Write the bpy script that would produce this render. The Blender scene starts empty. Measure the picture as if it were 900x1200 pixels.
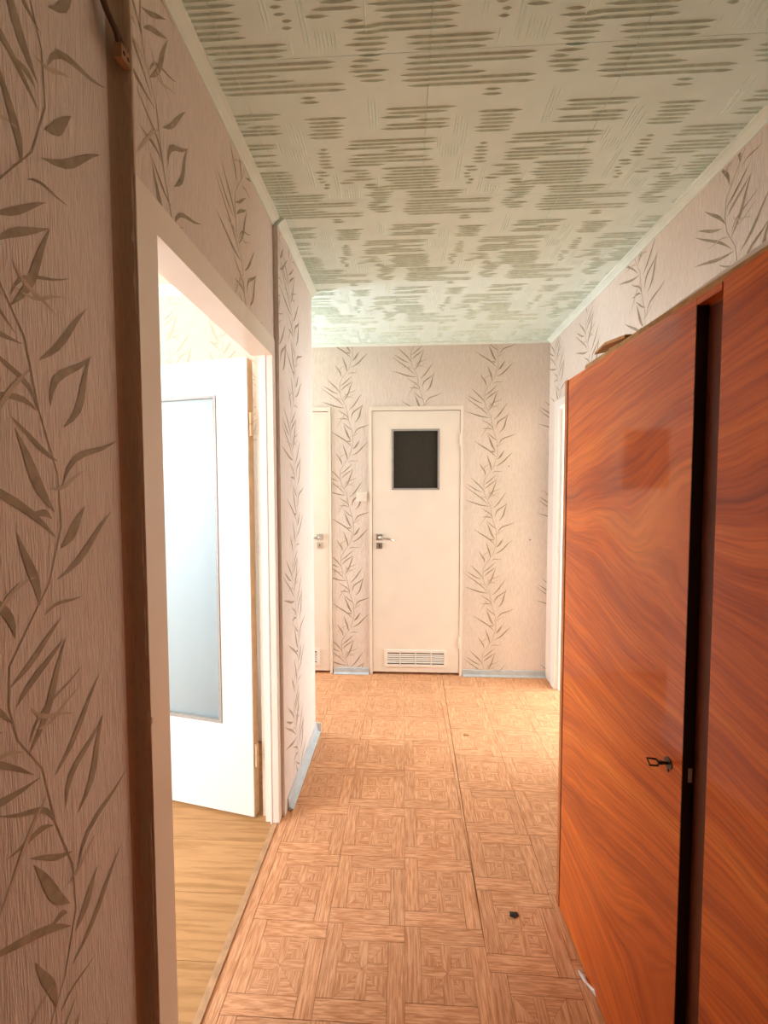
import bpy, bmesh, math, random
from mathutils import Vector, Matrix
random.seed(7)
S = bpy.context.scene
C = S.collection
R = math.radians

# ------------------------------------------------------------------ camera
F, PITCH, YAW, ROLL, CAMZ = 479.0, 2.6058, 2.8057, -0.1324, 1.42
pt, yw, rl = R(PITCH), R(YAW), R(ROLL)
fw = Vector((-math.sin(yw)*math.cos(pt), math.cos(yw)*math.cos(pt), -math.sin(pt)))
rt = Vector((math.cos(yw), math.sin(yw), 0)); up = rt.cross(fw)
r2 = rt*math.cos(rl)+up*math.sin(rl); u2 = -rt*math.sin(rl)+up*math.cos(rl)
cd = bpy.data.cameras.new('camera'); cam = bpy.data.objects.new('camera', cd); C.objects.link(cam)
cam.matrix_world = Matrix(((r2.x, u2.x, -fw.x, 0), (r2.y, u2.y, -fw.y, 0), (r2.z, u2.z, -fw.z, CAMZ), (0, 0, 0, 1)))
cd.sensor_fit = 'HORIZONTAL'; cd.sensor_width = 36; cd.lens = F/900*36; cd.clip_start = .02
S.camera = cam

# ------------------------------------------------------------------ world, lights, exposure
w = bpy.data.worlds.new('sky'); S.world = w; w.use_nodes = True
bg = w.node_tree.nodes['Background']; bg.inputs[0].default_value = (.75, .86, 1, 1); bg.inputs[1].default_value = 1.5
def area(name, loc, rot, sx, sy, power, col, spread=180):
    d = bpy.data.lights.new(name, 'AREA'); d.shape = 'RECTANGLE'; d.size = sx; d.size_y = sy; d.energy = power; d.color = col
    d.spread = R(spread)
    o = bpy.data.objects.new(name, d); C.objects.link(o); o.location = loc; o.rotation_euler = rot
    return o
# daylight entering through the windows of the adjoining rooms
area('bedroom_daylight', (-3.12, -.05, 1.55), (0, R(-90), 0), 1.4, 1.9, 45, (.80, .91, 1))
area('hall_daylight', (-2.52, 2.71, 1.5), (0, R(-90), 0), 1.3, .66, 15, (.82, .92, 1))
area('kitchen_daylight', (3.52, 2.5, 1.5), (0, R(90), 0), 1.3, 1.5, 56, (.84, .93, 1))
S.view_settings.view_transform = 'Standard'; S.view_settings.look = 'None'
S.view_settings.exposure = 1.65; S.view_settings.gamma = 1.0; S.view_settings.use_curve_mapping = False
S.cycles.max_bounces = 12; S.cycles.diffuse_bounces = 8

# ------------------------------------------------------------------ helpers
def tag(o, label=None, cat=None, group=None, kind=None):
    if label: o['label'] = label
    if cat: o['category'] = cat
    if group: o['group'] = group
    if kind: o['kind'] = kind
    return o
def empty(name, loc=(0, 0, 0), rz=0):
    o = bpy.data.objects.new(name, None); C.objects.link(o); o.location = loc; o.rotation_euler = (0, 0, rz); o.empty_display_size = .05
    return o
def link(name, me, parent=None):
    o = bpy.data.objects.new(name, me); C.objects.link(o); o.parent = parent
    return o
def obj(name, bm, mats, parent=None, smooth=False, bevel=0):
    me = bpy.data.meshes.new(name)
    if bevel:
        bmesh.ops.bevel(bm, geom=[e for e in bm.edges if e.calc_face_angle(0) > .6], offset=bevel, segments=2, profile=.6, affect='EDGES')
    bmesh.ops.recalc_face_normals(bm, faces=bm.faces)
    bm.to_mesh(me); bm.free()
    for m in (mats if isinstance(mats, (list, tuple)) else [mats]): me.materials.append(m)
    if smooth:
        for p in me.polygons: p.use_smooth = True
    return link(name, me, parent)
def bx(bm, x0, x1, y0, y1, z0, z1, mi=0):
    v = [bm.verts.new(p) for p in ((x0,y0,z0),(x1,y0,z0),(x1,y1,z0),(x0,y1,z0),(x0,y0,z1),(x1,y0,z1),(x1,y1,z1),(x0,y1,z1))]
    for q in ((3,2,1,0),(4,5,6,7),(0,1,5,4),(1,2,6,5),(2,3,7,6),(3,0,4,7)):
        f = bm.faces.new([v[i] for i in q]); f.material_index = mi
    return v
def box(name, dims, mat, parent=None, bevel=0):
    bm = bmesh.new(); bx(bm, *dims); return obj(name, bm, mat, parent, bevel=bevel)
def boxes(name, lst, mat, parent=None, bevel=0):
    bm = bmesh.new()
    for d in lst: bx(bm, *d)
    return obj(name, bm, mat, parent, bevel=bevel)
def tube(bm, pts, rad, n=8, cap=True):
    pts = [Vector(p) for p in pts]; rings = []
    for i, p in enumerate(pts):
        t = (pts[min(i+1, len(pts)-1)]-pts[max(i-1, 0)]).normalized()
        a = t.orthogonal().normalized() if i == 0 else (pa - t*pa.dot(t)).normalized()
        pa = a; b = t.cross(a)
        rr = rad[i] if isinstance(rad, (list, tuple)) else rad
        rings.append([bm.verts.new(p+(a*math.cos(2*math.pi*k/n)+b*math.sin(2*math.pi*k/n))*rr) for k in range(n)])
    for A, B in zip(rings, rings[1:]):
        for k in range(n): bm.faces.new((A[k], A[(k+1) % n], B[(k+1) % n], B[k]))
    if cap: bm.faces.new(rings[0][::-1]); bm.faces.new(rings[-1])
def prism(bm, prof, axis, a, b):
    """extrude a closed 2-D profile along an axis from a to b; prof gives the two other coords in xyz order"""
    def P(q, t): return (t, q[0], q[1]) if axis == 0 else (q[0], t, q[1]) if axis == 1 else (q[0], q[1], t)
    A = [bm.verts.new(P(q, a)) for q in prof]; B = [bm.verts.new(P(q, b)) for q in prof]; n = len(prof)
    for i in range(n): bm.faces.new((A[i], A[(i+1) % n], B[(i+1) % n], B[i]))
    bm.faces.new(A[::-1]); bm.faces.new(B)
def clip(bm, axis, lo, hi):
    for val, s in ((lo, -1), (hi, 1)):
        if val is None: continue
        co = [0, 0, 0]; co[axis] = val; no = [0, 0, 0]; no[axis] = s
        bmesh.ops.bisect_plane(bm, geom=bm.verts[:]+bm.edges[:]+bm.faces[:], plane_co=co, plane_no=no, clear_outer=True)

# ------------------------------------------------------------------ materials
class NT:
    def __init__(s, name):
        s.m = bpy.data.materials.new(name); s.m.use_nodes = True; s.t = s.m.node_tree
        s.b = s.t.nodes['Principled BSDF']
    def n(s, typ, **kw):
        o = s.t.nodes.new('ShaderNode'+typ)
        for k, v in kw.items():
            if k.startswith('i_'):
                key = k[2:]; key = int(key) if key.isdigit() else key.replace('_', ' ')
                o.inputs[key].default_value = v
            else: setattr(o, k, v)
        return o
    def l(s, a, b): s.t.links.new(a, b)
    def ramp(s, fac, stops):
        r = s.n('ValToRGB'); s.l(fac, r.inputs[0]); e = r.color_ramp.elements
        while len(e) < len(stops): e.new(.5)
        for x, (p, c) in zip(e, stops): x.position = p; x.color = (*c, 1)
        return r.outputs[0]
    def coord(s, which='Object', scale=(1, 1, 1), rot=(0, 0, 0)):
        c = s.n('TexCoord'); mp = s.n('Mapping'); s.l(c.outputs[which], mp.inputs[0])
        mp.inputs['Scale'].default_value = scale; mp.inputs['Rotation'].default_value = rot
        return mp.outputs[0]
    def noise(s, vec, scale, detail=3, rough=.55, dist=0):
        o = s.n('TexNoise'); s.l(vec, o.inputs['Vector']); o.inputs['Scale'].default_value = scale
        o.inputs['Detail'].default_value = detail; o.inputs['Roughness'].default_value = rough; o.inputs['Distortion'].default_value = dist
        return o.outputs['Fac']
    def bump(s, h, strength, dist):
        o = s.n('Bump'); o.inputs['Strength'].default_value = strength; o.inputs['Distance'].default_value = dist
        s.l(h, o.inputs['Height']); s.l(o.outputs[0], s.b.inputs['Normal'])
    def mix(s, fac, a, b, mode='MIX'):
        o = s.n('Mix', data_type='RGBA', blend_type=mode)
        for sock, v in ((o.inputs[0], fac), (o.inputs[6], a), (o.inputs[7], b)):
            if hasattr(v, 'is_output'): s.l(v, sock)
            else: sock.default_value = v if not isinstance(v, tuple) else (*v, 1)
        return o.outputs[2]
    def math(s, op, a, b=0.0, c=None):
        o = s.n('Math', operation=op)
        for i, v in enumerate((a, b) if c is None else (a, b, c)):
            if hasattr(v, 'is_output'): s.l(v, o.inputs[i])
            else: o.inputs[i].default_value = v
        return o.outputs[0]
def plain(name, col, rough=.5, metal=0, var=.06, scale=25, coat=0, bump=0):
    t = NT(name); f = t.noise(t.coord(), scale, 4)
    a = tuple(max(0, c*(1-var)) for c in col); b = tuple(min(1, c*(1+var)) for c in col)
    t.l(t.ramp(f, [(.3, a), (.7, b)]), t.b.inputs['Base Color'])
    t.b.inputs['Roughness'].default_value = rough; t.b.inputs['Metallic'].default_value = metal
    t.b.inputs['Coat Weight'].default_value = coat
    if bump: t.bump(t.noise(t.coord(), scale*6, 3), bump, .001)
    return t.m
def wallpaper(name, col):
    t = NT(name)
    fine = t.noise(t.coord('Object', (330, 330, 26)), 1, 3, .6)
    mid = t.noise(t.coord('Object', (90, 90, 9)), 1, 2, .5)
    big = t.noise(t.coord('Object', (1.3, 1.3, 1.3)), 1, 2)
    dark = tuple(c*.9 for c in col)
    base = t.mix(t.ramp(big, [(.35, (0, 0, 0)), (.7, (1, 1, 1))]), dark, col)
    t.l(t.mix(t.ramp(fine, [(.38, (.86, .86, .86)), (.6, (1.04, 1.04, 1.04))]), base, base), t.b.inputs['Base Color'])
    g = t.ramp(fine, [(.36, (.88, .86, .85)), (.6, (1, 1, 1))])
    t.l(t.mix(1.0, base, g, 'MULTIPLY'), t.b.inputs['Base Color'])
    t.b.inputs['Roughness'].default_value = .75
    t.bump(t.math('ADD', fine, t.math('MULTIPLY', mid, .8)), .75, .0026)
    return t.m
M = {}
M['paper'] = wallpaper('wallpaper', (.835, .74, .66))
M['vine'] = plain('vine_ink', (.36, .295, .205), .7, var=.2, scale=40)
M['vine_pale'] = plain('vine_ink_pale', (.56, .47, .36), .7, var=.1, scale=40)
M['cream'] = plain('cream_paint', (.84, .76, .66), .38, var=.03, scale=5)
M['white'] = plain('white_paint', (.80, .78, .74), .35, var=.02, scale=5)
M['raw_edge'] = plain('raw_door_edge', (.62, .42, .24), .7, var=.12, scale=18)
M['bedroom_paper'] = wallpaper('bedroom_paper', (.86, .72, .58))
M['bedroom_ceiling'] = plain('bedroom_ceiling', (.86, .80, .70), .85, var=.1, scale=120)
M['poly'] = plain('polystyrene', (.77, .94, .90), .85, var=.035, scale=9, bump=.25)
M['stroke'] = plain('stroke_shade', (.71, .86, .77), .85, var=.12, scale=30, bump=.2)  # a bit darker than the tile: shade of the relief put into the colour
M['trimw'] = plain('ceiling_trim', (.78, .88, .81), .6, var=.04, scale=12)
M['grey_base'] = plain('grey_vinyl', (.50, .54, .56), .4, var=.12, scale=14)
M['dark_glass'] = plain('dark_glass', (.022, .019, .013), .55, var=.3, scale=60)
M['bead'] = plain('grey_bead', (.33, .32, .30), .4, var=.1)
M['chrome'] = plain('worn_chrome', (.62, .60, .57), .28, metal=1, var=.08)
M['steel_dark'] = plain('dark_iron', (.10, .075, .055), .4, metal=.8, var=.2)
M['plastic'] = plain('cream_plastic', (.84, .79, .71), .4, var=.03)
M['black'] = plain('black_gap', (.012, .006, .004), .5)
M['wire'] = plain('brown_wire', (.11, .04, .018), .5, var=.15)
M['alu'] = plain('dull_metal', (.62, .62, .62), .4, metal=.3)
M['bakelite'] = plain('bakelite', (.30, .15, .06), .4, var=.2, scale=60)
M['fold'] = wallpaper('shaded_paper_fold', (.56, .41, .29))  # wallpaper in a darker brown, painting in the shade on the step's return
M['carcass'] = plain('carcass_board', (.48, .16, .05), .4, var=.25, scale=10)
M['dark_stile'] = plain('dark_stile', (.15, .04, .016), .4, var=.2, scale=12)
M['top_edge'] = plain('chipboard_edge', (.50, .28, .11), .7, var=.25, scale=45)
M['sheet'] = plain('pale_sheet', (.80, .78, .76), .6, var=.03)
M['card'] = plain('brown_card', (.58, .30, .12), .7, var=.2, scale=40)
M['debris'] = plain('dark_debris', (.02, .014, .01), .8)
M['foil'] = plain('clear_wrap', (.85, .86, .88), .15, var=.1)
M['threshold'] = plain('threshold_wood', (.46, .27, .14), .5, var=.2, scale=30)
M['slab'] = plain('underfloor', (.34, .16, .07), .8)
M['putty'] = plain('old_plaster', (.62, .55, .47), .9)

def wood(name, dark, light, sc, rough, rnd=.12, coord='UV', lines=(.38, .62)):
    t = NT(name)
    g = t.coord(coord, sc); inf = t.n('ObjectInfo')
    off = t.n('VectorMath', operation='ADD'); t.l(g, off.inputs[0])
    cmb = t.n('CombineXYZ'); 
    for i, k in enumerate((31.0, 17.0, 7.0)): t.l(t.math('MULTIPLY', inf.outputs['Random'], k), cmb.inputs[i])
    t.l(cmb.outputs[0], off.inputs[1])
    f1 = t.noise(off.outputs[0], 1, 4, .6, .4)
    c = t.ramp(f1, [(lines[0], dark), (lines[1], light)])
    big = t.noise(off.outputs[0], .16, 2)
    c = t.mix(t.math('MULTIPLY', big, .25), c, dark)
    h = t.n('HueSaturation'); t.l(c, h.inputs['Color'])
    t.l(t.math('ADD', t.math('MULTIPLY', inf.outputs['Random'], rnd), 1-rnd/2), h.inputs['Value'])
    t.l(h.outputs[0], t.b.inputs['Base Color'])
    t.b.inputs['Roughness'].default_value = rough
    t.b.inputs['Specular IOR Level'].default_value = .25
    t.bump(f1, .12, .001)
    return t.m
M['parquet'] = wood('parquet_lino', (.50, .215, .092), (.78, .43, .24), (16, 210, 1), .6, .12)
M['plank'] = wood('bedroom_plank', (.37, .19, .07), (.52, .29, .125), (3.6, 60, 1), .45, .14, 'UV', (.33, .55))

def veneer(name):
    t = NT(name)
    c = t.n('TexCoord'); sp = t.n('SeparateXYZ'); t.l(c.outputs['Object'], sp.inputs[0])
    X, Z = sp.outputs[0], sp.outputs[2]
    wv = t.coord('Object', (1, 1, 1))
    n1 = t.noise(wv, 1.7, 2); n2 = t.noise(wv, 8, 2)
    # nearly horizontal figure whose lines tilt up and down in turn along the height
    tilt = t.math('COSINE', t.math('MULTIPLY', t.math('SUBTRACT', Z, 1.58), 6.283))
    z2 = t.math('SUBTRACT', Z, t.math('MULTIPLY', t.math('MULTIPLY', tilt, .30), X))
    z2 = t.math('ADD', z2, t.math('MULTIPLY', n1, .13)); z2 = t.math('ADD', z2, t.math('MULTIPLY', n2, .014))
    cb = t.n('CombineXYZ'); t.l(t.math('MULTIPLY', X, .8), cb.inputs[0]); t.l(t.math('MULTIPLY', z2, 11), cb.inputs[1])
    f1 = t.noise(cb.outputs[0], 1.0, 5, .6, .25)
    cb2 = t.n('CombineXYZ'); t.l(t.math('MULTIPLY', X, 5), cb2.inputs[0]); t.l(t.math('MULTIPLY', z2, 120), cb2.inputs[1])
    f2 = t.noise(cb2.outputs[0], 1.0, 4, .6)
    col = t.ramp(f1, [(.26, (.30, .050, .010)), (.40, (.55, .100, .014)), (.55, (.74, .155, .019)), (.70, (.88, .25, .036))])
    fine = t.ramp(f2, [(.32, (.68, .58, .52)), (.6, (1, 1, 1))])
    t.l(t.mix(1.0, col, fine, 'MULTIPLY'), t.b.inputs['Base Color'])
    t.b.inputs['Roughness'].default_value = .34
    t.b.inputs['Coat Weight'].default_value = .6; t.b.inputs['Coat Roughness'].default_value = .05; t.b.inputs['Coat IOR'].default_value = 1.42; t.b.inputs['Specular IOR Level'].default_value = .2
    return t.m
M['veneer'] = veneer('walnut_veneer')

def frosted():
    t = NT('frosted_glass'); b = t.b
    b.inputs['Base Color'].default_value = (.62, .82, .95, 1); b.inputs['Roughness'].default_value = .4
    b.inputs['Transmission Weight'].default_value = .88; b.inputs['IOR'].default_value = 1.45
    t.bump(t.noise(t.coord(), 420, 3), .5, .001)
    return t.m
M['frost'] = frosted()

# ------------------------------------------------------------------ dimensions
XL, XN, XF, XR = -.5417, -.572, -.523, 1.0887
YB, ZC = 3.1525, 2.5572
YN, YJ1, YJ2, YS, YF = .825, .893, 1.672, 1.715, 2.335
XI = -.622           # bedroom side of the left wall
ZF = -.005           # underside level of the floor coverings

# ------------------------------------------------------------------ setting: shell
wl = boxes('wall_left', [(XI, XN, -1.6, YN-.004, ZF, ZC), (XI, XL, YN-.004, YN, ZF, ZC), (XI, XL, YN, YS, 2.06, ZC), (XI, XF, YS, YF, ZF, ZC)], M['paper'])
tag(wl, 'left hall wall in beige vine wallpaper around the glazed doorway', 'wall', kind='structure')
wb = boxes('wall_back', [(-2.6, -1.245, YB, YB+.1, ZF, ZC), (-1.245, -.56, YB, YB+.1, 2.08, ZC), (-.56, -.265, YB, YB+.1, ZF, ZC), (-.265, .447, YB, YB+.1, 2.08, ZC), (.447, XR+.08, YB, YB+.1, ZF, ZC), (-1.3, .5, YB+.1, YB+.14, ZF, ZC)], M['paper'])
tag(wb, 'end wall of the hall with vine wallpaper and two cream doors', 'wall', kind='structure')
wr = boxes('wall_right', [(XR, XR+.08, -1.6, 2.10, ZF, ZC), (XR, XR+.08, 2.10, 3.03, 2.075, ZC), (XR, XR+.08, 3.03, YB, ZF, ZC)], M['paper'])
tag(wr, 'right hall wall with vine wallpaper above the wardrobe', 'wall', kind='structure')
tag(boxes('wall_front', [(XI, XR+.08, -1.7, -1.6, ZF, ZC)], M['paper']), 'closed hall wall behind the viewer', 'wall', kind='structure')
tag(boxes('wall_bedroom_back', [(-3.2, XI, YF-.08, YF, ZF, ZC)], M['bedroom_paper']), 'peach bedroom wall seen above the open glazed door', 'wall', kind='structure')
tag(boxes('wall_bedroom_left', [(-3.28, -3.2, -1.3, YF, ZF, .85), (-3.28, -3.2, -1.3, YF, 2.25, ZC), (-3.28, -3.2, -1.3, -1.0, .85, 2.25), (-3.28, -3.2, .9, YF, .85, 2.25)], M['bedroom_paper']), 'bedroom window wall', 'wall', kind='structure')
tag(boxes('wall_bedroom_front', [(-3.2, XI, -1.3, -1.22, ZF, ZC)], M['bedroom_paper']), 'bedroom wall on the near side', 'wall', kind='structure')
tag(boxes('wall_hall_end', [(-2.68, -2.6, YF, YB, ZF, .85), (-2.68, -2.6, YF, YB, 2.15, ZC), (-2.68, -2.6, YF, 2.38, .85, 2.15), (-2.68, -2.6, 3.04, YB, .85, 2.15)], M['paper']), 'end of the side passage with a window', 'wall', kind='structure')
tag(boxes('wall_kitchen', [(3.6, 3.68, 1.2, 3.8, ZF, .85), (3.6, 3.68, 1.2, 3.8, 2.15, ZC), (3.6, 3.68, 1.2, 1.75, .85, 2.15), (3.6, 3.68, 3.25, 3.8, .85, 2.15), (XR+.08, 3.6, 1.12, 1.2, ZF, ZC), (XR+.08, 3.6, 3.8, 3.88, ZF, ZC), (XR, XR+.08, YB, 3.88, ZF, ZC)], M['bedroom_paper']), 'walls of the room beyond the right-hand doorway', 'wall', kind='structure')
def window(name, axis, pos, a0, a1, z0, z1, label):
    e = empty(name); tag(e, label, 'window', kind='structure'); t = .05
    def P(u0, u1, v0, v1, d0, d1): return (pos+d0, pos+d1, u0, u1, v0, v1) if axis == 0 else (u0, u1, pos+d0, pos+d1, v0, v1)
    m = (a0+a1)/2
    boxes('window_frame', [P(a0, a1, z0, z0+t, -.03, .03), P(a0, a1, z1-t, z1, -.03, .03), P(a0, a0+t, z0+t, z1-t, -.03, .03), P(a1-t, a1, z0+t, z1-t, -.03, .03), P(m-t/2, m+t/2, z0+t, z1-t, -.03, .03)], M['white'], e)
window('window_1', 0, -3.24, -1.0, .9, .85, 2.25, 'white bedroom window')
window('window_2', 0, -2.64, 2.38, 3.04, .85, 2.15, 'white window at the end of the passage')
window('window_3', 0, 3.64, 1.75, 3.25, .85, 2.15, 'white window of the right-hand room')

# ------------------------------------------------------------------ floors
def uvbox(bm, poly, z0, z1, gdir):
    """prism of a polygon with UVs whose u runs along gdir (metres)"""
    uv = bm.loops.layers.uv.verify()
    A = [bm.verts.new((x, y, z0)) for x, y in poly]; B = [bm.verts.new((x, y, z1)) for x, y in poly]; n = len(poly)
    fs = [bm.faces.new(B)] + [bm.faces.new((A[i], A[(i+1) % n], B[(i+1) % n], B[i])) for i in range(n)]
    cx = sum(p[0] for p in poly)*3.1; 
    for f in fs:
        for lp in f.loops:
            x, y = lp.vert.co.x, lp.vert.co.y
            lp[uv].uv = (x*gdir[0]+y*gdir[1]+cx, -x*gdir[1]+y*gdir[0]+cx*.37)
T = .2525; W = .05; G = .0007
def make_strip(length):
    bm = bmesh.new(); uvbox(bm, [(G, G), (length-G, G), (length-G, W-G), (G, W-G)], -.004, 0, (1, 0))
    me = bpy.data.meshes.new('strip'); bm.to_mesh(me); bm.free(); me.materials.append(M['parquet']); return me
strip_me = make_strip(T-W)
def make_center():
    bm = bmesh.new(); h = (T-2*W)/2; a = .016; c = T/2; g = .0002
    for k in range(4):
        ca, sa = round(math.cos(k*math.pi/2)), round(math.sin(k*math.pi/2))
        rot = lambda p: (c+p[0]*ca-p[1]*sa, c+p[0]*sa+p[1]*ca)
        uvbox(bm, [rot(p) for p in ((g*2, 0), (a, -a+g), (h-g, -a+g), (h-g, a-g), (a, a-g))], -.004, 0, (ca, sa))
        uvbox(bm, [rot(p) for p in ((a+g*2, a+g), (h-g, a+g), (h-g, h-g*3))], -.004, 0, (-sa, ca))
        uvbox(bm, [rot(p) for p in ((a+g, a+g*2), (h-g*3, h-g), (a+g, h-g))], -.004, 0, (ca, sa))
    me = bpy.data.meshes.new('parquet_tile'); bm.to_mesh(me); bm.free(); me.materials.append(M['parquet']); return me
center_me = make_center()
def lay(floor, tiles, origin, rz):
    """tiles: list of (i, j); each tile is a centre inlay that parents its four border strips"""
    for i, j in tiles:
        o = link('parquet_tile', center_me, floor)
        c, s = math.cos(rz), math.sin(rz); x, y = i*T, j*T
        o.location = (origin[0]+x*c-y*s, origin[1]+x*s+y*c, 0); o.rotation_euler = (0, 0, rz)
        for k, (px, py) in enumerate(((0, 0), (T, 0), (T, T), (0, T))):
            st = link('strip', strip_me, o); st.location = (px, py, 0); st.rotation_euler = (0, 0, k*math.pi/2)
floor = boxes('floor', [(XI, XR+.08, -1.7, YB+.17, -.1, -.004), (-2.68, XI, YF-.08, YB+.17, -.1, -.004)], M['slab'])
tag(floor, 'hall floor of square parquet-patterned tiles up to the seam', 'floor', kind='structure')
ox, oy = .0015, 1.281
tl = [(i, j) for i in (-2, -1, 0) for j in range(-2, 8)] + [(-3, j) for j in range(4, 8)]
# last row is cut by the end wall: trim by only laying rows that fit, then a cut row
full = tl
lay(floor, full, (ox, oy), 0)
# thin filler boards of the same covering where tiles are cut: along the left wall, under the seam and by the end wall
def filler(name, x0, x1, y0, y1, g, parent, z1=0):
    bm = bmesh.new(); uvbox(bm, [(x0, y0), (x1, y0), (x1, y1), (x0, y1)], -.004, z1, g); return obj(name, bm, M['parquet'], parent)
filler('edge_strip', XL-.006, ox-2*T-.001, .7, YF, (0, 1), floor)
bm = bmesh.new(); uvbox(bm, [(ox+T+.001, 1.5), (.2585+(1.5-1.416)*.0227-.003, 1.5), (.2585+(YB+.05-1.416)*.0227-.003, YB+.05), (ox+T+.001, YB+.05)], -.004, 0, (0, 1)); obj('seam_strip', bm, M['parquet'], floor)
SA = R(-1.3)
fr = box('floor.001', (XR+.08, 3.6, 1.2, 3.8, -.1, -.001), M['plank'])
tag(fr, 'floor of the room beyond the right-hand doorway', 'floor', kind='structure')
floor2 = empty('floor.002', (.2585, 1.416, .0008)); tag(floor2, 'hall floor of parquet-patterned tiles on the wardrobe side of the seam', 'floor', kind='structure')
tr = [(i, j) for i in (0, 1) for j in range(-2, 0)] + [(i, j) for i in (0, 1, 2) for j in range(0, 7) if not (i == 2 and j < 0)] + [(3, j) for j in range(3, 7)]
lay(floor2, tr, (0, 0), SA)
bf = box('floor.003', (-3.2, XI, -1.3, YF-.08, -.1, -.006), M['slab'])
tag(bf, 'bedroom floor of warm brown boards seen through the doorway', 'floor', kind='structure')
ys = [1.151-.215, 1.151, 1.362, 1.58, 1.795, 2.01, 2.225]
ys = [.5, .72] + ys
for a, b in zip(ys, ys[1:]):
    x1 = -.566
    for x0, x2 in ((-1.46, x1), (-2.6, -1.461)):
        if b <= YJ1-.02 or a >= YJ2-.04: x2 = min(x2, XI)
        bm = bmesh.new(); uvbox(bm, [(x0, a+.0008), (x2, a+.0008), (x2, b-.0008), (x0, b-.0008)], -.006, -.001, (1, 0))
        obj('plank', bm, M['plank'], bf)
tag(box('trim_1', (-.566, -.5445, YN+.01, YS-.02, -.004, .005), M['threshold'], bevel=.002), 'narrow worn wooden threshold strip in the bedroom doorway', 'threshold', kind='structure')

# ------------------------------------------------------------------ ceiling of stroke-patterned tiles
ceil = boxes('ceiling', [(XI, XR+.08, -1.7, YB+.14, ZC+.008, ZC+.12), (-2.68, XI, YF-.08, YB+.14, ZC+.008, ZC+.12), (XR+.08, 3.68, 1.12, 3.88, ZC+.008, ZC+.12)], M['poly'])
tag(ceil, 'hall ceiling of pale green polystyrene tiles with comb-stroke relief', 'ceiling', kind='structure')
tag(box('ceiling.001', (-3.28, XI, -1.3, YF-.08, ZC, ZC+.12), M['bedroom_ceiling']), 'speckled cream bedroom ceiling', 'ceiling', kind='structure')
CT = .524
XB = [(-.14, .56, .01, .18), (.59, .79, -.16, .14), (-.27, .16, .28, .43), (.27, .53, .32, .47),
      (.5, 1.06, .48, .69), (.72, 1.13, .70, .91), (.30, .41, .53, .70), (.27, .37, .71, .88), (.43, .68, .71, .84), (-.12, .30, .92, 1.0), (.18, .42, .19, .245)]
def inside(u, v):
    for a, b, c, d in XB:
        for k in (-1, 0, 1):
            if a+k-.012 < u < b+k+.012 and c-.006 < v < d+.006: return True
    return False
def stroke(bm, p, q, wd, dp, mi):
    """lens-shaped raised stroke on the underside (tile face z=0, relief goes down)"""
    p = Vector(p); q = Vector(q); d = (q-p); L = d.length; d /= L; n = Vector((-d.y, d.x)); e = min(.028, L*.35)
    def P(t, s, z): a = p+d*t+n*s; return bm.verts.new((a.x, a.y, z))
    A = P(0, 0, -.0002); B = P(L, 0, -.0002)
    l1, l2 = P(e, wd/2, -.0002), P(L-e, wd/2, -.0002); r1, r2_ = P(e, -wd/2, -.0002), P(L-e, -wd/2, -.0002)
    m1, m2 = P(e, 0, -dp), P(L-e, 0, -dp)
    for f in ((A, l1, m1), (A, m1, r1), (l1, l2, m2, m1), (m1, m2, r2_, r1), (l2, B, m2), (m2, B, r2_)):
        bm.faces.new(f).material_index = mi
def ceiling_tile_mesh(x0, x1, y0, y1, rnd):
    """limits in tile space 0..CT"""
    bm = bmesh.new(); g = .0006
    bx(bm, g, CT-g, g, CT-g, 0, .008)
    for a, b, c, d in XB:
        n = max(2, int((d-c)*CT/.0128))
        for i in range(n):
            v = (c+(d-c)*(i+.5)/n) % 1.0
            jt = min(1, (b-a)/.25); u0 = a+jt*rnd.uniform(-.02, .045); u1 = b-jt*rnd.uniform(-.02, .045)
            if rnd.random() < .16: u1 = u0+(u1-u0)*rnd.uniform(.45, .8)
            elif rnd.random() < .14: u0 = u1-(u1-u0)*rnd.uniform(.45, .8)
            tl_ = rnd.uniform(-.002, .002)
            for k in (-1, 0, 1):
                s0, s1 = u0+k, u1+k
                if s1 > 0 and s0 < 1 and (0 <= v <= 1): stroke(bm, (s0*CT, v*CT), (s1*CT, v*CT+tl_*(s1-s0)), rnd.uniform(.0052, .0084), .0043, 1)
    # comb strokes running the other way fill the rest
    cells = 9
    for ci in range(cells):
        v = 0
        while v < .97:
            lv = rnd.uniform(.14, .32); u0 = ci/cells
            if rnd.random() < .95:
                for k in range(6):
                    u = u0+(k+.5)/cells/6
                    a = v+rnd.uniform(0, .03); b = min(v+lv-rnd.uniform(0, .03), .99)
                    if b-a > .05 and not any(inside(u, a+(b-a)*t/8) for t in range(9)):
                        stroke(bm, (u*CT, a*CT), (u*CT, b*CT), .0052, .0032, 0)
            v += lv
    clip(bm, 0, x0 if x0 is not None else g, x1 if x1 is not None else CT-g); clip(bm, 1, y0 if y0 is not None else g, y1 if y1 is not None else CT-g)
    bmesh.ops.recalc_face_normals(bm, faces=bm.faces)
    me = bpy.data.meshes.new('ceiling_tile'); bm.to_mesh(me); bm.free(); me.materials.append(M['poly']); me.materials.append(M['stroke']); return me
cache = {}
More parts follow.
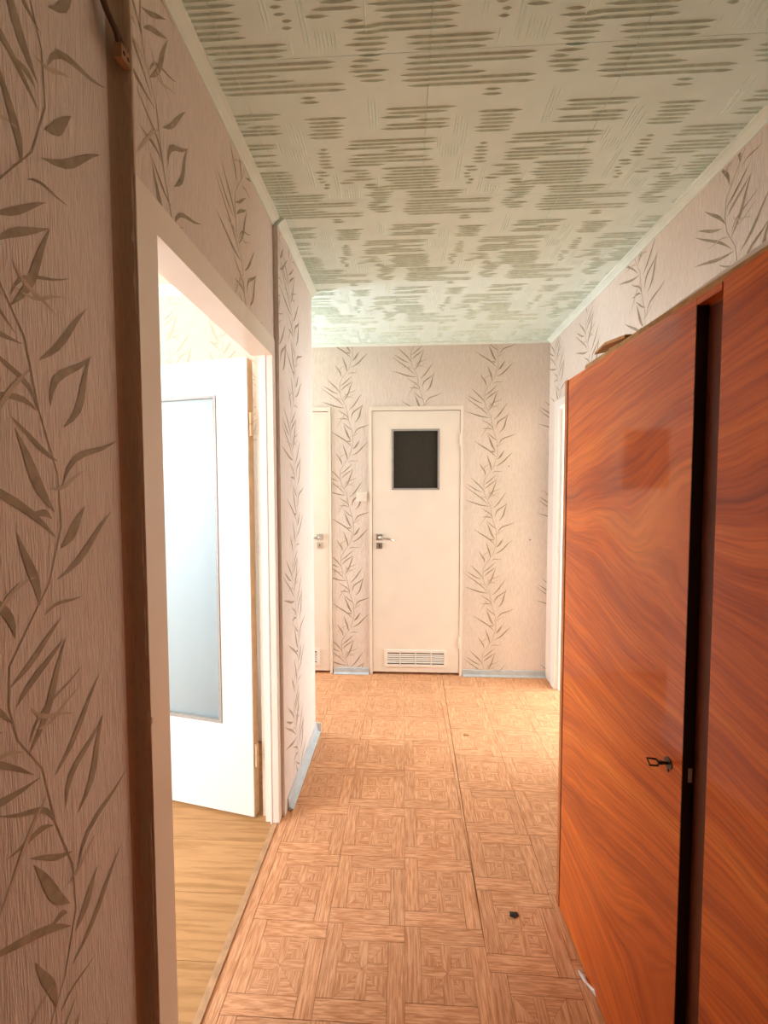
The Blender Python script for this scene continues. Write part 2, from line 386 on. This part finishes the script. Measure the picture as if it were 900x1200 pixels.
for i in range(-2, 3):
    for j in range(-1, 4):
        gx, gy = -.457+(i)*CT, 1.11+j*CT
        x0, x1, y0, y1 = gx, gx+CT, gy, gy+CT
        lx0 = XN if gy < YF-.2 else -1.5
        cx0, cx1 = max(x0, lx0), min(x1, XR); cy0, cy1 = max(y0, -.2), min(y1, YB)
        regions = []
        if y0 < YF < y1 and x0 < XF:      # split row: hall part and passage part
            regions = [(max(x0, -1.5), min(x1, XR), YF, cy1)]
            if x1 > XN: regions.append((max(x0, XN), min(x1, XR), cy0, YF))
        else: regions = [(cx0, cx1, cy0, cy1)]
        for a, b, c, d in regions:
            if b-a < .02 or d-c < .02: continue
            key = tuple(round(t, 3) for t in (a-gx, b-gx, c-gy, d-gy))
            if key not in cache:
                cl = [None if abs(v-l) < 1e-3 else v for v, l in zip(key, (0, CT, 0, CT))]
                cache[key] = ceiling_tile_mesh(*cl, random.Random(5))
            o = link('ceiling_tile', cache[key], ceil); o.location = (gx, gy, ZC)

# ceiling trims (a small stepped cove)
def cove(name, axis, a, b, edge, sgn, label, s=.028):
    prof = [(0, 0), (0, -s*1.15), (.006, -s*1.15), (.009, -s*.85), (s*.8, -.012), (s*1.1, -.008), (s*1.1, 0)]
    bm = bmesh.new(); prism(bm, [(edge+sgn*p, ZC-.0005+q) for p, q in prof], axis, a, b)
    return tag(obj(name, bm, M['trimw']), label, 'trim', kind='structure')
cove('trim_2', 1, YN, YS-.004, XL, 1, 'pale green ceiling trim above the glazed doorway')
cove('trim_3', 1, YS, YF+.012, XF, 1, 'short pale green ceiling trim above the wall end')
cove('trim_4', 0, -2.5, XR-.001, YB, -1, 'thin pale green ceiling trim along the end wall', .018)
cove('trim_5', 1, -.4, YB-.02, XR, -1, 'pale green ceiling trim above the wardrobe')
cove('trim_6', 0, -2.4, XI, YF-.08, -1, 'white ceiling trim inside the bedroom', .035)
cove('trim_7', 1, -.4, YN-.01, XN, 1, 'ceiling trim above the near wall')

# ------------------------------------------------------------------ wallpaper print
PER = .67; U = PER/440.0
STEM = [(205, 250), (203, 290), (210, 325), (235, 370), (248, 440), (268, 505), (270, 560), (252, 620), (228, 655), (205, 690)]
LEAVES = [  # base, tip, bend, width, pale
 ((205,305),(145,240),6,7,0),((195,308),(125,270),-5,7,0),((225,370),(120,285),7,6,0),((232,378),(122,350),-8,8,0),((248,440),(195,390),14,5,0),
 ((245,440),(200,432),8,6,0),((268,490),(222,455),-4,5,0),((262,545),(225,470),-6,11,0),((258,552),(235,545),6,7,0),((262,572),(165,500),8,8,0),
 ((240,640),(220,570),5,9,0),((212,665),(185,610),8,8,0),((205,270),(260,225),4,6,0),((210,292),(262,250),-4,7,0),((222,345),(265,255),9,8,0),
 ((222,335),(285,290),-16,3,0),((226,325),(280,310),12,3,1),((250,388),(310,315),7,7,0),((262,432),(316,368),-20,8,0),((278,452),(316,370),14,9,0),
 ((274,515),(352,462),-22,7,0),((268,585),(300,545),5,11,0),((262,618),(338,555),10,8,0),((245,652),(290,645),-8,3,0),((240,400),(190,470),4,4,1),
 ((225,300),(270,330),10,4,1),((255,520),(300,500),9,4,1),((215,340),(160,330),9,4,1),((236,610),(190,640),9,4,1)]
def leaf2d(bm, b, t, bend, wd, mi, n=7, off=0):
    b = Vector(b); t = b+(Vector(t)-b)*1.13; d = t-b; L = d.length; d /= L; nn = Vector((-d.y, d.x)); prev = None
    for i in range(n+1):
        s = i/n; c = b+d*L*s+nn*bend*4*s*(1-s)*.5+nn*bend*.4*math.sin(2*math.pi*s)*.6
        hw = wd*.5*(math.sin(math.pi*s**.85))**1.2*(1-.25*s)+.35
        if i == n: hw = .05
        a_, b_ = bm.verts.new((c.x+nn.x*hw, off, c.y+nn.y*hw)), bm.verts.new((c.x-nn.x*hw, off, c.y-nn.y*hw))
        if prev: bm.faces.new((prev[0], prev[1], b_, a_)).material_index = mi
        prev = (a_, b_)
def vine(parent, ctr, ztip4, smin, smax, zmin, zmax, mapf, seed=0, wk=1.0):
    """one printed vine; ztip4 = height of the long left-hand leaf tip; mapf(s, z) -> world point"""
    rnd = random.Random(seed); bm = bmesh.new()
    k0 = math.floor((zmin-ztip4)/PER)-1; k1 = math.ceil((zmax-ztip4)/PER)+1
    for k in range(k0, k1+1):
        sub = bmesh.new()
        prev = None
        for (x, y) in STEM:
            hw = .8
            v = (sub.verts.new((x-hw, 0, y)), sub.verts.new((x+hw, 0, y)))
            if prev: sub.faces.new((prev[0], prev[1], v[1], v[0]))
            prev = v
        for li, (b, t, bend, wd, pale) in enumerate(LEAVES): leaf2d(sub, b, t, bend, wd*wk, pale, off=1+li)
        for v in sub.verts: v.co = Vector((ctr+(v.co.x-240)*U, v.co.y, ztip4+k*PER-(v.co.z-350)*U))
        me = bpy.data.meshes.new('tmp'); sub.to_mesh(me); sub.free(); bm.from_mesh(me); bpy.data.meshes.remove(me)
    clip(bm, 0, smin, smax); clip(bm, 2, zmin, zmax)
    if not bm.faces: bm.free(); return
    for v in bm.verts: v.co = mapf(v.co.x, v.co.z, E5+v.co.y*1.6e-5)
    me = bpy.data.meshes.new('vine_print'); bm.to_mesh(me); bm.free(); me.materials.append(M['vine']); me.materials.append(M['vine_pale'])
    o = link('vine_print', me, parent); o['kind'] = 'stuff'
    return o
E5 = .0006
back = lambda s, z, e: Vector((s, YB-e, z))
ZT = ZC-.022
vine(wb, -.437, 2.119, -.555, -.27, .05, 2.083, back, 1, .8)
vine(wb, -.437, 2.119, -.9, -.05, 2.083, ZT, back, 1, .8)
vine(wb, .107, 2.345, -.2, .44, 2.083, ZT, back, 2, .8)
vine(wb, .662, 2.033, .452, 1.0, .05, ZT, back, 3, .8)
vine(wb, 1.205, 1.935, .9, XR-.001, .05, 2.15, back, 4, .8)
vine(wb, -.98, 2.3, -1.4, -.6, 2.083, ZT, back, 2, .8)
near = lambda s, z, e: Vector((XN+e, s, z))
door = lambda s, z, e: Vector((XL+e, s, z))
far = lambda s, z, e: Vector((XF+e, s, z))
ZT = ZC-.036
vine(wl, .608, 1.52+110*U, .1, YN-.01, .02, ZT, near, 5, 1.12)
vine(wl, .08, 1.2, -.3, .5, .02, ZT, near, 5, 1.12)
vine(wl, .915, 2.30, YN+.005, 1.2, 2.062, ZT, door, 6)
vine(wl, 1.385, 2.235, 1.1, YS-.003, 2.062, ZT, door, 7)
vine(wl, 1.93, 1.62, YS+.006, YF-.003, .06, ZT, far, 8)
vine(wl, 1.70, 2.1, YS+.004, 1.9, 1.95, ZT, far, 9)
right = lambda s, z, e: Vector((XR-e, -s, z))
for yy, zz in ((1.43, 2.26), (1.985, 2.47), (2.50, 2.30), (3.0, 2.35)):
    vine(wr, -yy, zz, -YB+.001, 0, 1.6 if yy < 2.2 else 2.085, ZT, right, 11)
bedw = lambda s, z, e: Vector((s, YF-.08-e, z))
vb = bpy.data.objects['wall_bedroom_back']
for xx, zz in ((-1.30, 2.25), (-1.05, 2.55), (-.85, 2.35)): ob = vine(vb, xx, zz, xx-.03, xx+.12, 1.7, ZC-.05, bedw, 12); ob.data.materials[0] = M['vine_pale']

# old paper folded round the step beside the doorway
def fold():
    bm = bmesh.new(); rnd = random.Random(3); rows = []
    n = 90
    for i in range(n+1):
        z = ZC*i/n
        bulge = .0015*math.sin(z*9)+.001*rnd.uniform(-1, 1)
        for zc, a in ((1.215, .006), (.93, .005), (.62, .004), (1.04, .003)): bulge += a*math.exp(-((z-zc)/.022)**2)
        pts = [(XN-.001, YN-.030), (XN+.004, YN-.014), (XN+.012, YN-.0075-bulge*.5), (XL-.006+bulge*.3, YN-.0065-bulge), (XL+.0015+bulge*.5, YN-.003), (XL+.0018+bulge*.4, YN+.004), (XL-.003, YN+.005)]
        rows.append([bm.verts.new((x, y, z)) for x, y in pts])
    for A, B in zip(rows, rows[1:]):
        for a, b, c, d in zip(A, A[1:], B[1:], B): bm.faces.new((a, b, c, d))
    o = obj('shaded_paper_fold', bm, M['fold'], wl, smooth=True); o['label'] = 'lifted wallpaper fold beside the doorway, shade painted into its colour'
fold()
box('corner_edge', (XF-.001, XF+.0015, YS-.0015, YS+.004, 2.06, ZC-.03), M['putty'], wl)
# small nail marks on the end wall and over the wardrobe
for nm, d, par in (('nail', (.955, .962, YB-.004, YB, 1.06, 1.068), wb), ('nail', (.79, .796, YB-.003, YB, 1.62, 1.626), wb), ('nail', (XR-.008, XR, 1.775, 1.80, 2.155, 2.163), wr)):
    box(nm, d, M['debris'], par)

# ------------------------------------------------------------------ grey vinyl baseboards
def base_x(name, x0, x1, label):
    bm = bmesh.new(); n = 12; rows = []
    rnd = random.Random(len(name)+int(x0*100))
    for i in range(n+1):
        x = x0+(x1-x0)*i/n; top = .05+rnd.uniform(-.004, .004); out = rnd.uniform(0, .003)
        rows.append([bm.verts.new(p) for p in ((x, YB-.001, top), (x, YB-.006-out, top-.004), (x, YB-.010, .014), (x, YB-.026, .004), (x, YB-.026, .0012), (x, YB-.001, .0012))])
    for A, B in zip(rows, rows[1:]):
        for k in range(6): bm.faces.new((A[k], A[(k+1) % 6], B[(k+1) % 6], B[k]))
    bm.faces.new(rows[0]); bm.faces.new(rows[-1][::-1])
    tag(obj(name, bm, M['grey_base']), label, 'baseboard', kind='structure')
base_x('baseboard_back', -.552, -.275, 'short blue-grey vinyl baseboard between the two cream doors')
base_x('baseboard_back.001', .455, 1.082, 'long crumpled blue-grey vinyl baseboard right of the vented door')
bm = bmesh.new()
prism(bm, [(XF+.001, .055), (XF+.006, .052), (XF+.010, .016), (XF+.028, .005), (XF+.028, .0015), (XF+.001, .0015)], 1, YS+.035, YF+.012)
tag(obj('baseboard_left', bm, M['grey_base']), 'grey vinyl baseboard along the projecting wall end', 'baseboard', kind='structure')
base = bpy.data.objects['baseboard_left']
box('end_cap', (XF-.004, XF+.030, YF+.012, YF+.018, .0015, .058), M['white'], base)

# ------------------------------------------------------------------ doors on the end wall
def lever(parent, x, z, y, sgn):
    e = bmesh.new(); bx(e, x-.024, x+.024, y-.009, y, z-.024, z+.024); ro = obj('handle', e, M['chrome'], parent, bevel=.004)
    bm = bmesh.new(); tube(bm, [(x, y-.006, z), (x, y-.045, z), (x+sgn*.02, y-.052, z-.002), (x+sgn*.07, y-.052, z-.010), (x+sgn*.115, y-.050, z-.020)], [.009, .009, .0095, .008, .006], 10)
    obj('lever', bm, M['chrome'], ro, smooth=True)
    e = bmesh.new(); bx(e, x-.023, x+.023, y-.007, y, z-.090, z-.043); kp = obj('key_plate', e, M['chrome'], parent, bevel=.004)
    bm = bmesh.new(); tube(bm, [(x, y-.0005, z-.062), (x, y-.0085, z-.062)], .006, 10); bx(bm, x-.0025, x+.0025, y-.0085, y-.001, z-.080, z-.064); obj('keyhole', bm, M['steel_dark'], kp)
def flush_door(name, x0, x1, label, hinge, hsgn, win, grille):
    d = empty(name, (0, 0, 0)); tag(d, label, 'door', kind='structure')
    f0, f1 = x0-.022, x1+.022; zt = 2.045
    fr_ = boxes('frame', [(f0, x0-.003, YB-.012, YB+.06, .001, 2.08), (x1+.003, f1, YB-.012, YB+.06, .001, 2.08), (x0-.003, x1+.003, YB-.012, YB+.06, zt+.005, 2.08)], M['cream'], d, bevel=.002)
    yf = YB-.006
    a, b, c, e = win
    lf = boxes('leaf', [(x0, x1, yf, yf+.04, .022, c), (x0, x1, yf, yf+.04, e, zt), (x0, a, yf, yf+.04, c, e), (b, x1, yf, yf+.04, c, e)], M['cream'], d)
    boxes('bead', [(a, a+.014, yf-.003, yf+.02, c, e), (b-.014, b, yf-.003, yf+.02, c, e), (a+.014, b-.014, yf-.003, yf+.02, c, c+.014), (a+.014, b-.014, yf-.003, yf+.02, e-.014, e)], M['bead'], lf)
    box('glass', (a+.012, b-.012, yf+.012, yf+.018, c+.012, e-.012), M['dark_glass'], lf)
    ga, gb, gc, ge = grille
    gl = boxes('vent_grille', [(ga, gb, yf-.008, yf, gc, gc+.02), (ga, gb, yf-.008, yf, ge-.02, ge), (ga, ga+.022, yf-.008, yf, gc+.02, ge-.02), (gb-.022, gb, yf-.008, yf, gc+.02, ge-.02)], M['plastic'], lf, bevel=.0015)
    box('grille_back', (ga+.02, gb-.02, yf-.0012, yf-.0004, gc+.018, ge-.018), M['steel_dark'], gl)
    nn = 6; pit = (ge-gc-.04)/nn
    for k in range(1, nn):
        z = gc+.02+pit*k; bm = bmesh.new(); prism(bm, [(yf-.0075, z-.0042), (yf-.0065, z-.005), (yf-.0015, z+.001), (yf-.0015, z+.0042)], 0, ga+.021, gb-.021)
        obj('slat', bm, M['plastic'], gl)
    for k in (1, 2, 3):
        xx = ga+(gb-ga)*k/4; box('mullion', (xx-.0035, xx+.0035, yf-.0082, yf-.001, gc+.02, ge-.02), M['plastic'], gl)
    lever(lf, hinge[0], hinge[1], yf, hsgn)
    hx = x1+.004 if hsgn > 0 else x0-.004
    for z in (.22, 1.78):
        bm = bmesh.new(); tube(bm, [(hx, yf-.008, z), (hx, yf-.008, z+.046)], .0075, 10); tube(bm, [(hx, yf-.008, z+.048), (hx, yf-.008, z+.092)], .0075, 10)
        obj('hinge', bm, M['cream'], d, smooth=False)
    return d
flush_door('door_2', -.243, .425, 'cream flush door with a small dark window and vent grille', (-.19, 1.083), 1, (-.094, .271, 1.446, 1.910), (-.152, .332, .066, .198))
flush_door('door_3', -1.223, -.585, 'cream door partly hidden behind the wall end, lever pointing left', (-.655, 1.083), -1, (-1.09, -.725, 1.446, 1.910), (-1.15, -.665, .066, .198))

# light switch
sw = empty('light_switch', (-.326, YB, 1.395)); tag(sw, 'small cream square light switch between the two doors', 'light switch')
o = bmesh.new(); bx(o, -.041, .041, -.014, 0, -.036, .036); obj('plate', o, M['plastic'], sw, bevel=.004)
o = bmesh.new(); bx(o, -.020, .024, -.022, -.014, -.020, .018); obj('rocker', o, M['cream'], sw, bevel=.002)

# ------------------------------------------------------------------ right-hand doorway frame
dr = boxes('trim_8', [(XR-.006, XR+.085, 2.955, 3.029, .001, 2.074), (XR-.006, XR+.085, 2.102, 2.15, .001, 2.074), (XR-.006, XR+.085, 2.15, 2.955, 2.02, 2.074)], M['white'], bevel=.004)
tag(dr, 'white door frame in the right wall beside the wardrobe', 'door frame', kind='structure')
box('stop', (XR+.02, XR+.04, 2.935, 2.954, .001, 2.009), M['white'], dr)

# ------------------------------------------------------------------ open glazed bedroom door
d1 = empty('door_1'); tag(d1, 'cream door with tall frosted pane standing open into the bedroom', 'door', kind='structure')
boxes('frame', [(XI-.004, XL+.004, YN-.001, YJ1, -.0005, 2.06), (XI-.004, XL+.004, YJ1, YJ2, 1.985, 2.06), (XL-.026, XL+.004, YJ2, YS-.001, -.0005, 2.06), (-.598, XL-.026, YJ2+.010, YS-.001, -.0005, 2.06)], M['cream'], d1, bevel=.002)
box('rebate_bead', (XL-.032, XL-.024, YJ2-.002, YJ2+.012, -.0005, 1.985), M['white'], d1, bevel=.001)
lang = math.atan2(.088, -.454)
lf = empty('tmp'); bpy.data.objects.remove(lf)
LM = Matrix.Translation((-.652, 1.690, 0)) @ Matrix.Rotation(lang, 4, 'Z')      # leaf local: x away from the hinge, +y = towards -Y side of the door
def leafobj(name, bm, mat, parent, bevel=0):
    o = obj(name, bm, mat, None, bevel=bevel); o.parent = parent; o.matrix_parent_inverse = Matrix(); return o
bm = bmesh.new(); LW, LT = .79, .040; Z0, Z1 = .012, 1.985; a, b, c, e = .150, .665, .412, 1.838
for q in ((.0, a, -LT, 0, Z0, Z1), (b, LW, -LT, 0, Z0, Z1), (a, b, -LT, 0, Z0, c), (a, b, -LT, 0, e, Z1)): bx(bm, *q)
leaf = leafobj('leaf', bm, M['white'], d1); leaf.matrix_local = LM
box('edge_lipping', (-.003, -.0003, -LT+.002, -.002, Z0, Z1-.003), M['raw_edge'], leaf)
boxes('glazing_bead', [(a, a+.011, -.012, .004, c, e), (b-.011, b, -.012, .004, c, e), (a+.011, b-.011, -.012, .004, c, c+.013), (a+.011, b-.011, -.012, .004, e-.011, e)], M['bead'], leaf)
box('glass', (a+.002, b-.002, -.024, -.018, c+.002, e-.002), M['frost'], leaf)
for z in (.235, 1.66):
    bm = bmesh.new(); tube(bm, [(-.010, -.012, z), (-.010, -.012, z+.05)], .0085, 10); tube(bm, [(-.010, -.012, z+.052), (-.010, -.012, z+.10)], .0085, 10); obj('hinge', bm, M['raw_edge'], leaf)
bm = bmesh.new(); bx(bm, LW-.09, LW-.05, 0, .008, 1.02, 1.18); hp = obj('handle', bm, M['chrome'], leaf, bevel=.003)
bm = bmesh.new(); tube(bm, [(LW-.07, .006, 1.12), (LW-.07, .05, 1.12), (LW-.09, .055, 1.12), (LW-.18, .053, 1.112)], .009, 10); obj('lever', bm, M['chrome'], hp, smooth=True)

# ------------------------------------------------------------------ wardrobe
WA = math.atan2(-1, .0303)
wd = empty('wardrobe', (.528, 1.385, 0), WA); tag(wd, 'glossy orange walnut veneer wardrobe along the right wall', 'wardrobe')
Lw, Dw = 1.30, .505
body = boxes('body', [(0, .018, .0, Dw, .002, 1.785), (Lw-.018, Lw, 0, Dw, .002, 1.785), (.018, Lw-.018, .03, Dw, .05, .068), (.018, Lw-.018, Dw-.006, Dw, .068, 1.765), (.575, .600, .045, Dw-.006, .068, 1.765), (.018, Lw-.018, .06, .078, .002, .05)], M['carcass'], wd)
box('top_panel', (.018, Lw-.018, .022, Dw, 1.765, 1.783), M['carcass'], wd)
def wdoor(s0, s1, z0, z1, label):
    bm = bmesh.new(); bx(bm, 0, s1-s0, 0, .02, z0, z1); o = obj('door', bm, M['veneer'], wd, bevel=.0012); o.location = (s0, 0, 0); o['label'] = label; return o
dA = wdoor(.027, .578, .006, 1.783, 'far wardrobe door, brightly figured veneer')
dB = wdoor(.640, 1.275, .006, 1.787, 'near wardrobe door, darker veneer')
box('door_edge', (.5783, .5795, .001, .0225, .01, 1.768), M['black'], wd)
box('stile', (.555, .675, .0225, .040, .070, 1.765), M['dark_stile'], wd)
box('stile_gap_shade', (.6335, .6375, .0195, .0223, .01, 1.766), M['black'], wd)  # black band painting the shadow on the stile beside the near door
rl_ = box('top_rail', (.5788, .6365, 0, .02, 1.769, 1.783), M['veneer'], wd)
te = box('top_edge', (.13, Lw, .004, .021, 1.7832, 1.797), M['top_edge'], wd, bevel=.003)
lk = box('lock_plate', (.5756, .5812, .011, .018, .852, .880), M['alu'], wd)
bm = bmesh.new(); tube(bm, [(.513, .0005, .864), (.513, -.0018, .864)], .012, 14); bx(bm, .5105, .5155, -.0022, 0, .846, .862); es = obj('escutcheon', bm, M['steel_dark'], dA)
# key
ky = empty('key', (0, 0, 0)); tag(ky, 'small dark iron key with open bow in the wardrobe lock', 'key')
ky.matrix_world = Matrix.Translation(wd.location) @ Matrix.Rotation(WA, 4, 'Z') @ Matrix.Translation((.540, 0, .864))
bm = bmesh.new(); tube(bm, [(0, -.0025, 0), (0, -.020, .001)], .003, 8); tube(bm, [(0, -.014, .0007), (0, -.018, .0008)], .0045, 8); obj('shank', bm, M['steel_dark'], ky, smooth=True)
bm = bmesh.new(); loop = [(0, -.020, .001), (.003, -.028, .010), (.001, -.045, .011), (-.003, -.036, -.007), (0, -.022, -.006), (0, -.020, .001)]; tube(bm, loop, .0022, 8); obj('bow', bm, M['steel_dark'], ky)
# things on and by the wardrobe
def wplace(o): o.matrix_world = Matrix.Translation(wd.location) @ Matrix.Rotation(WA, 4, 'Z') @ o.matrix_world
sh = bmesh.new(); n = 20; rows = []
for i in range(n+1):
    s = .44+(1.24-.44)*i/n; zz = 1.7975+.0008*math.sin(i*1.7); top = 1.799+.009*min(1, i/7)
    rows.append([sh.verts.new(p) for p in ((s, .007, zz), (s, .007, top), (s, .40, top+.003), (s, .40, zz))])
for A, B in zip(rows, rows[1:]):
    for k in range(4): sh.faces.new((A[k], A[(k+1) % 4], B[(k+1) % 4], B[k]))
sh.faces.new(rows[0]); sh.faces.new(rows[-1][::-1])
o = obj('paper_sheet', sh, M['sheet']); wplace(o); tag(o, 'pale sheet lying on top of the wardrobe', 'sheet')
bm = bmesh.new()
A = [bm.verts.new(p) for p in ((.165, .012, 1.816), (.25, -.004, 1.812), (.335, .002, 1.800), (.33, .09, 1.806), (.22, .085, 1.818))]
B = [bm.verts.new(v.co+Vector((.004, 0, .007))) for v in A]
for i in range(5): bm.faces.new((A[i], A[(i+1) % 5], B[(i+1) % 5], B[i]))
bm.faces.new(A[::-1]); bm.faces.new(B)
bx(bm, .225, .31, .022, .075, 1.7972, 1.8125)
o = obj('cardboard_scrap', bm, M['card']); wplace(o); tag(o, 'curled brown scrap sticking up from the wardrobe top', 'scrap')
bm = bmesh.new(); rnd = random.Random(2)
tube(bm, [(.515, 1.175, .006), (.522, 1.155, .011), (.527, 1.138, .007), (.536, 1.120, .012), (.543, 1.105, .006)], [.003, .006, .004, .006, .003], 6)
for v in bm.verts: v.co += Vector((rnd.uniform(-.002, .002), rnd.uniform(-.003, .003), rnd.uniform(-.001, .002)))
for v in bm.verts: v.co.z = max(v.co.z, .0025)
o = obj('plastic_wrap', bm, M['foil']); tag(o, 'crumpled shiny clear wrapper at the wardrobe foot', 'wrapper')
def crumb(name, x, y, s, mat, label, cat, seed, z=.0010):
    rnd = random.Random(seed); bm = bmesh.new(); bmesh.ops.create_icosphere(bm, subdivisions=2, radius=1)
    for v in bm.verts:
        k = 1+rnd.uniform(-.35, .35); v.co = Vector((v.co.x*s[0]*k, v.co.y*s[1]*k, max(v.co.z, -.5)*s[2]*k))
    m = min(v.co.z for v in bm.verts)
    o = obj(name, bm, mat); o.location = (x, y, z-m); tag(o, label, cat); return o
crumb('debris', .368, 1.332, (.014, .010, .005), M['debris'], 'black crumb of dirt on the floor near the wardrobe', 'debris', 4)
crumb('leaf_scrap', .365, 2.36, (.016, .012, .006), M['card'], 'small brown curled scrap on the far floor', 'scrap', 6)

# ------------------------------------------------------------------ cable stub by the step
cb = empty('cable_stub', (XN, .80, 2.25)); tag(cb, 'two brown wires ending in a terminal block on the left wall', 'cable')
Y0 = .845
for k, off in enumerate((-.005, .005)):
    bm = bmesh.new(); tube(bm, [(.006, -.075+off*.6, .303), (.007, -.062+off, .20), (.010, -.045+off*1.2, .12), (.016, -.020+off*.8, .075), (.026, -.002+off*1.2, .045), (.029, .001+off*1.2, .022)], .0046, 8)
    obj('wire', bm, M['wire'], cb, smooth=True)
bm = bmesh.new(); bx(bm, .022, .037, -.011, .014, .000, .026)
blk = obj('terminal_block', bm, M['bakelite'], cb, bevel=.003)
for yy in (-.004, .0075):
    bm = bmesh.new(); tube(bm, [(.030, yy, .012), (.0376, yy, .012)], .0036, 10); obj('screw_hole', bm, M['debris'], blk)
